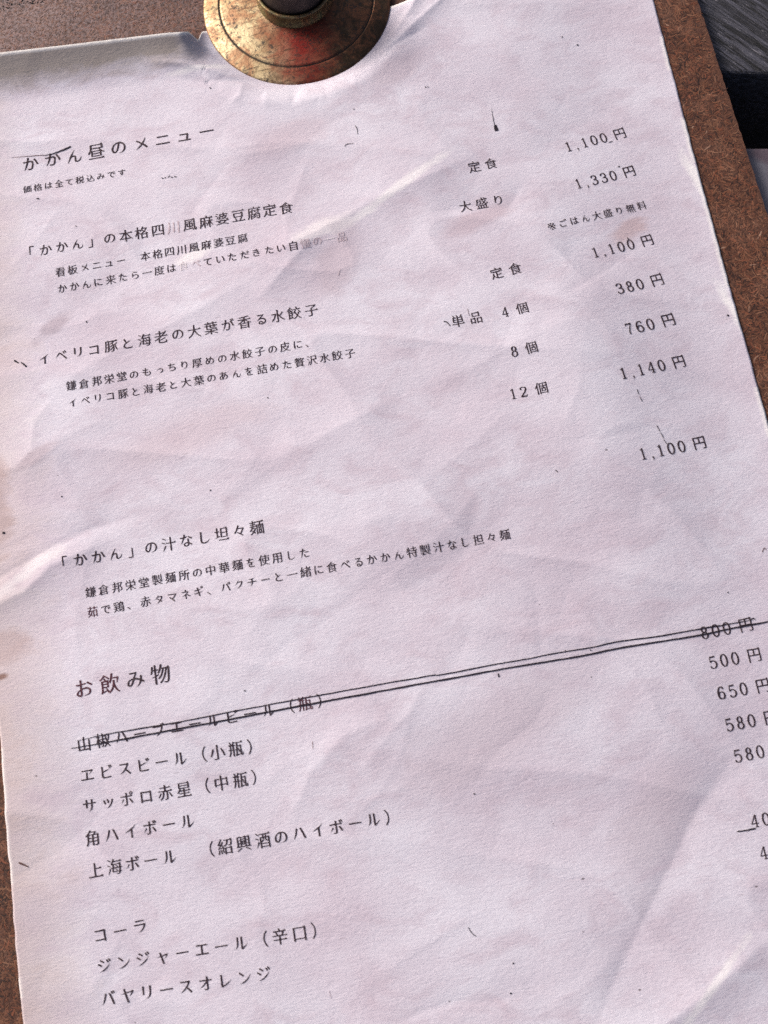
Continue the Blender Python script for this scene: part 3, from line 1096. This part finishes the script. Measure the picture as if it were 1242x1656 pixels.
def price(name, s, first, yen, em=None, unit='円', mat=INK):
    P0, P1 = on_sheet(*map(float, first)), on_sheet(*map(float, yen))
    adv = {',': 0.42}
    xs, x = [], 0.0
    seq = list(s)
    for k, ch in enumerate(seq):
        w = 0.50 if ch == ',' else 0.74
        if ch == ' ':
            x += 0.40
            xs.append(None)
            continue
        if ch in '円個':
            w = 1.0
        xs.append(x + w / 2)
        x += w
    f = xs[0]
    l = xs[-1]
    dv = P1 - P0
    ux = dv / np.linalg.norm(dv)
    k = np.linalg.norm(dv) / (l - f)
    size = k * 1.0 if em is None else em * scale_at(first[0], first[1])
    items = []
    for ch, xx in zip(seq, xs):
        if xx is None:
            continue
        gv, gf = font_glyph(ch) if ch in '円個' else digit(ch)
        c = P0 + ux * (xx - f) * k
        items.append((gv * (0.97 if ch in '円個' else 1.12), gf, c, size, ux))
    return print_glyphs(name, items, mat, sheet)


text_line('menu_title', 'かかん昼のメニュー', 0, (49.6, 265.3), 8, (334, 213), 29)
text_line('price_note', '価格は全て税込みです', 0, (44.2, 306.2), 9, (196.8, 279.5), 14.5)
text_line('dish_name', '「かかん」の本格四川風麻婆豆腐定食', 1, (73.6, 404.1), 16, (462.3, 336.2), 22.5, INK, {9: FADED})
text_line('dish_description', '看板メニュー　本格四川風麻婆豆腐', 0, (97.5, 439.9), 15, (392.1, 385.7), 17)
text_line('dish_description', 'かかんに来たら一度は食べていただきたい自慢の一品', 0, (100.2, 467), 19, (473.8, 397.7), 17, INK,
          {10: GHOST, 11: FADED, 20: FADED, 21: FADED, 22: GHOST, 23: FADED})
text_line('dish_name', 'イベリコ豚と海老の大葉が香る水餃子', 0, (71.4, 580), 16, (502.8, 501.7), 22.5)
text_line('dish_description', '鎌倉邦栄堂のもっちり厚めの水餃子の皮に、', 0, (115.3, 624), 18, (481, 557.3), 17)
text_line('dish_description', 'イベリコ豚と海老と大葉のあんを詰めた贅沢水餃子', 0, (117.2, 651.5), 22, (565.6, 571.8), 17)
text_line('dish_name', '「かかん」の汁なし坦々麺', 1, (130, 905.8), 11, (414.8, 853.7), 24)
text_line('dish_description', '鎌倉邦栄堂製麺所の中華麺を使用した', 0, (146, 957.8), 16, (491.9, 894.3), 18)
text_line('dish_description', '茹で鶏、赤タマネギ、パクチーと一緒に食べるかかん特製汁なし担々麺', 0, (149.3, 989.6), 31, (816.5, 865), 18, INK, {0: RED_INK})
text_line('section_heading', 'お飲み物', 0, (135.9, 1113.7), 3, (259.8, 1090.7), 33, INK, {0: RED_INK, 1: RED_INK})
text_line('drink_name', '山椒ハーブエールビール（瓶）', 0, (136.4, 1203.2), 12, (493.9, 1138), 24, INK, {12: RED_INK})
text_line('drink_name', 'ヱビスビール（小瓶）', 0, (141.4, 1253.7), 8, (381.4, 1211.4), 25)
text_line('drink_name', 'サッポロ赤星（中瓶）', 0, (144.2, 1303.2), 8, (388.3, 1261), 25)
text_line('drink_name', '角ハイボール', 0, (149.7, 1355), 5, (303.4, 1328.5), 25.5)
text_line('drink_name', '上海ボール　（紹興酒のハイボール）', 0, (154.2, 1407.4), 15, (604, 1326.2), 25.5)
text_line('drink_name', 'コーラ', 0, (162.5, 1512), 2, (225, 1498.5), 26)
text_line('drink_name', 'ジンジャーエール（辛口）', 0, (168.5, 1562), 10, (484, 1509.5), 26)
text_line('drink_name', 'バヤリースオレンジ', 0, (175, 1614.5), 8, (426.5, 1576), 26)
text_line('portion_name', '定食', 0, (766.7, 269.9), 1, (793.7, 265), 21)
text_line('portion_name', '大盛り', 0, (752.5, 334.3), 2, (805.6, 324.3), 21)
text_line('portion_name', '定食', 0, (803, 442.2), 1, (833, 434.8), 21.5)
text_line('portion_name', '単品', 0, (740, 519.3), 1, (769.3, 514), 21.5)
text_line('rice_note', '※ごはん大盛り無料', 0, (891.6, 365.5), 8, (1037.5, 333), 16)
price('portion_count', '4 個', (816.7, 504.8), (844.4, 498.5), 21)
price('portion_count', '8 個', (831.5, 568.5), (859.3, 561.9), 21.5)
price('portion_count', '12 個', (829.6, 637), (875.6, 627.8), 22)
for s_, a_, b_ in [('1,100 円', (919, 237.3), (1001.8, 216.4)), ('1,330 円', (935.1, 297.2), (1017.2, 277.6)),
                   ('1,100 円', (962.5, 408.4), (1046.2, 389)), ('380 円', (1001.9, 466.7), (1062.2, 453)),
                   ('760 円', (1017.4, 531.5), (1080.4, 517.8)), ('1,140 円', (1008, 603.7), (1097.4, 585.2)),
                   ('1,100 円', (1039.6, 734), (1130.7, 716.3)), ('800 円', (1139, 1023.2), (1205.6, 1010.3)),
                   ('500 円', (1152.5, 1070.9), (1219.4, 1059.3)), ('650 円', (1166.2, 1120.4), (1233.1, 1108.6)),
                   ('580 円', (1178.9, 1171.9), (1246, 1159.8)), ('580 円', (1192.7, 1222.3), (1260, 1210)),
                   ('400 円', (1220.2, 1327.7), (1287.5, 1315.5)), ('400 円', (1234.5, 1379.2), (1302, 1367))]:
    price('price', s_, a_, b_)


# ------------------------------------------------------------------ pen strokes and flecks
def stroke(name, pts, w0, w1=None, mat=PEN, wob=0.25, lift=0.00012, seg=6, smooth=True):
    w1 = w0 if w1 is None else w1
    P = catmull(pts, 10) if (smooth and len(pts) > 2) else [np.array(pts[0], float) + (np.array(pts[-1], float) - np.array(pts[0], float)) * k / 12 for k in range(13)]
    P = np.array(P)
    n = len(P)
    tot = np.linalg.norm(P[-1] - P[0])
    jx = (vnoise(np.arange(n) * 0.45, np.zeros(n) + len(pts) + pts[0][0], 31) - 0.5) * 2 * wob
    P[:, 1] += jx
    Q = np.array([on_sheet(float(a), float(b)) for a, b in P])
    sc = scale_at(*P[n // 2])
    V, F_ = [], []
    ph = rng.uniform(0, 50)
    ribbon([q for q in Q], lambda dx, dy, t: 0.5 * sc * (w0 + (w1 - w0) * t) * (0.8 + 0.4 * float(vnoise(np.array([t * n * 0.3 + ph]), np.array([1.5]), 5)[0]))
           * (0.35 + 0.65 * min(1, t * 12, (1 - t) * 12 + 0.15)), V, F_)
    return mesh_obj(name, drape(np.array(V), lift), F_, mat, sheet)


sa = stroke('strike_line', [(124, 1198), (180, 1186), (273, 1170.5), (374, 1151), (460, 1135), (530, 1122), (621, 1105.5), (660, 1099), (700, 1092), (715, 1091),
                            (800, 1074.5), (850, 1066), (900, 1056), (952, 1048), (1000, 1037.5), (1065, 1029), (1130, 1017.5), (1180, 1009), (1216, 1002.5)], 1.6, 1.9)
sb = stroke('strike_line', [(115, 1210.5), (180, 1199), (273, 1181.6), (384, 1161), (503, 1138.5), (621, 1116.8), (660, 1109.6), (730, 1097), (801, 1084), (860, 1074),
                            (900, 1067.6), (955, 1058), (1000, 1048.5), (1065, 1038), (1130, 1027.3), (1190, 1015), (1242, 1005.4), (1262, 1001.5)], 2.6, 2.4, lift=0.00015)
stroke('strike_line', [(1214, 1001.5), (1218, 1000), (1221, 1002.5)], 2.0, 1.2)
stroke('pen_mark', [(70, 252), (85, 249), (102, 243), (115, 237)], 0.8, 3.2)
stroke('pen_mark', [(18, 255), (45, 253), (72, 251)], 0.6, 0.9, BROWN)
stroke('pen_mark', [(1191, 1345), (1205, 1343), (1222, 1339.5)], 2.0, 2.6)
stroke('pen_mark', [(574, 203), (577.5, 209), (578, 218)], 1.3, 0.6)
stroke('pen_mark', [(557, 237), (562, 233), (572, 232)], 1.1, 0.7)
stroke('ink_fleck', [(23, 583), (30, 587)], 2.6, 2.0)
stroke('ink_fleck', [(34, 586), (43, 593)], 1.8, 3.0)
stroke('ink_fleck', [(795, 176), (797, 190), (800, 204)], 0.5, 1.0)
stroke('ink_fleck', [(800, 203), (801.5, 206), (803, 212)], 4.6, 6.5)
for k in range(5):
    x = 261 + k * 5.2
    stroke('ink_fleck', [(x, 288 - k * .3 + rng.normal() * .6), (x + rng.uniform(2, 4.5), 287 - k * .3 + rng.normal() * 1.2)], rng.uniform(1.0, 2.0), 1.2)
stroke('ink_fleck', [(59, 321), (64, 321.5)], 1.8, 1.0)
stroke('ink_fleck', [(717, 520), (722, 521), (728, 527)], 1.2, 1.8)
stroke('ink_fleck', [(1030, 630), (1033, 638)], 1.1, 1.2)
stroke('ink_fleck', [(1034, 641), (1039, 650)], 1.1, 0.8)
stroke('ink_fleck', [(1062, 688), (1067, 698)], 1.2, 1.2)
stroke('ink_fleck', [(1068, 700), (1073, 709)], 1.2, 1.3)
stroke('ink_fleck', [(1073, 711), (1078, 718)], 1.3, 1.0)
stroke('ink_fleck', [(984, 230.5), (991, 229)], 1.2, 1.0)
stroke('ink_fleck', [(999, 270.5), (1003, 269)], 1.8, 1.2)
stroke('ink_fleck', [(1014, 385), (1016, 386.5)], 2.4, 2.0)
stroke('ink_fleck', [(756, 499), (759, 512)], 0.8, 0.5, BROWN)
stroke('ink_fleck', [(30, 1395), (38, 1398), (46, 1402)], 3.0, 1.8, BROWN)
stroke('ink_fleck', [(805.5, 1089), (807, 1095)], 2.0, 2.6)
stroke('ink_fleck', [(505, 1199), (506, 1211)], 0.9, 0.6, BROWN)  # vertical crease line drawn as a brown stroke
stroke('ink_fleck', [(757, 1499), (763, 1509), (770, 1514)], 1.2, 1.0)
stroke('ink_fleck', [(898, 760), (902, 764)], 1.6, 0.8)
stroke('ink_fleck', [(532, 1602), (536, 1616)], 1.2, 0.4, FADED)
stroke('ink_fleck', [(1232, 893), (1236, 886), (1239, 890)], 1.3, 0.8, BROWN)
stroke('ink_fleck', [(550, 434), (547, 446)], 0.5, 1.3, FADED)
for px, py, r in [(340, 142, 2.2), (767, 1284, 2.6), (830, 1558, 2.6), (955, 1051, 2), (956, 1095, 1.6), (326, 1068, 0), (688, 141, 2.0), (934, 73, 2.6),
                  (909, 61, 1.8), (692, 141, 1.8), (755, 205, 0), (340, 793, 2.0), (100, 803, 2.0), (433, 643, 2.0), (140, 521, 2.4), (1177, 958, 2.0),
                  (700, 160, 0), (572, 177, 1.8), (914, 1052, 1.7), (826, 1607, 2.6), (396, 1117, 2.2), (123, 366, 1.8), (6, 862, 4.0), (1177, 510, 3.2)]:
    if r:
        stroke('ink_fleck', [(px - r * .5, py), (px + r * .5, py + rng.normal() * .6)], r * 0.95, r * 0.8)

# ------------------------------------------------------------------ the brass disc with its knob
clip = bpy.data.objects.new('brass_weight', None)
COL.objects.link(clip)
clip.empty_display_size = 0.02
clip.location = (DISC_C[0], DISC_C[1], 0.00055)
tag(clip, 'tarnished round brass disc with engraved ring and dark knob, on the paper', 'paper weight')


def lathe(name, prof, mat, parent, seg=128, wob=0.0):
    V, F_ = [], []
    for i, (r, z) in enumerate(prof):
        for k in range(seg):
            a = 2 * math.pi * k / seg
            V.append((r * math.cos(a), r * math.sin(a), z))
    n = len(prof)
    for i in range(n - 1):
        for k in range(seg):
            k2 = (k + 1) % seg
            F_.append((i * seg + k, i * seg + k2, (i + 1) * seg + k2, (i + 1) * seg + k))
    if prof[0][0] > 1e-6:
        F_.append(tuple(range(seg - 1, -1, -1)))
    if prof[-1][0] > 1e-6:
        F_.append(tuple((n - 1) * seg + k for k in range(seg)))
    o = mesh_obj(name, V, F_, mat, parent, True)
    return o


R = DISC_R
mm = 0.001
g_in, g_out = R * 0.812, R * 0.828
prof = [(R * 0.97, 0), (R * 0.995, 0.0001), (R, 0.0004), (R * 0.997, 0.00068), (R * 0.988, 0.00088)]
zf = lambda r: 0.00085 + 0.0036 * (1 - (r / R) ** 2) ** 1.0
for r in np.linspace(0.97, 0.84, 8):
    prof.append((R * r, zf(R * r)))
prof += [(g_out, zf(g_out)), (g_out - 0.0001, zf(g_out) - 0.0004), (g_in + 0.0001, zf(g_in) - 0.0004), (g_in, zf(g_in))]
for r in np.linspace(0.79, 0.36, 16):
    prof.append((R * r, zf(R * r)))
disc = lathe('base_disc', prof, BRASS, clip)
rp = [(g_in + 0.00002, zf(g_in) - 0.00016), (g_out - 0.00002, zf(g_out) - 0.00016)]
V, F_ = [], []
for r, z in rp:
    for k in range(128):
        a = 2 * math.pi * k / 128
        V.append((r * math.cos(a), r * math.sin(a), z))
F_ = [(k, 128 + k, 128 + (k + 1) % 128, (k + 1) % 128) for k in range(128)]
mesh_obj('engraved_ring', V, F_, GROOVE, disc)  # dark strip laid in the engraved groove
zc = zf(R * 0.41)
rc = R * 0.40
collar = lathe('collar', [(rc * 1.02, zc - 0.0006), (rc * 1.03, zc + 0.0004), (rc, zc + 0.0010), (rc * 1.0, zc + 0.0034), (rc * 1.03, zc + 0.0039),
                          (rc * 1.02, zc + 0.0044), (rc * 0.97, zc + 0.0045), (rc * 0.93, zc + 0.0041), (rc * 0.92, zc + 0.0018)], BRASS2, clip)
knob = lathe('knob', [(rc * 0.90, zc + 0.0020), (rc * 0.90, zc + 0.0060), (rc * 0.86, zc + 0.0105), (rc * 0.88, zc + 0.0140), (rc * 0.84, zc + 0.0170),
                      (rc * 0.66, zc + 0.0188), (rc * 0.35, zc + 0.0198), (rc * 0.02, zc + 0.0200)], KNOB, clip)
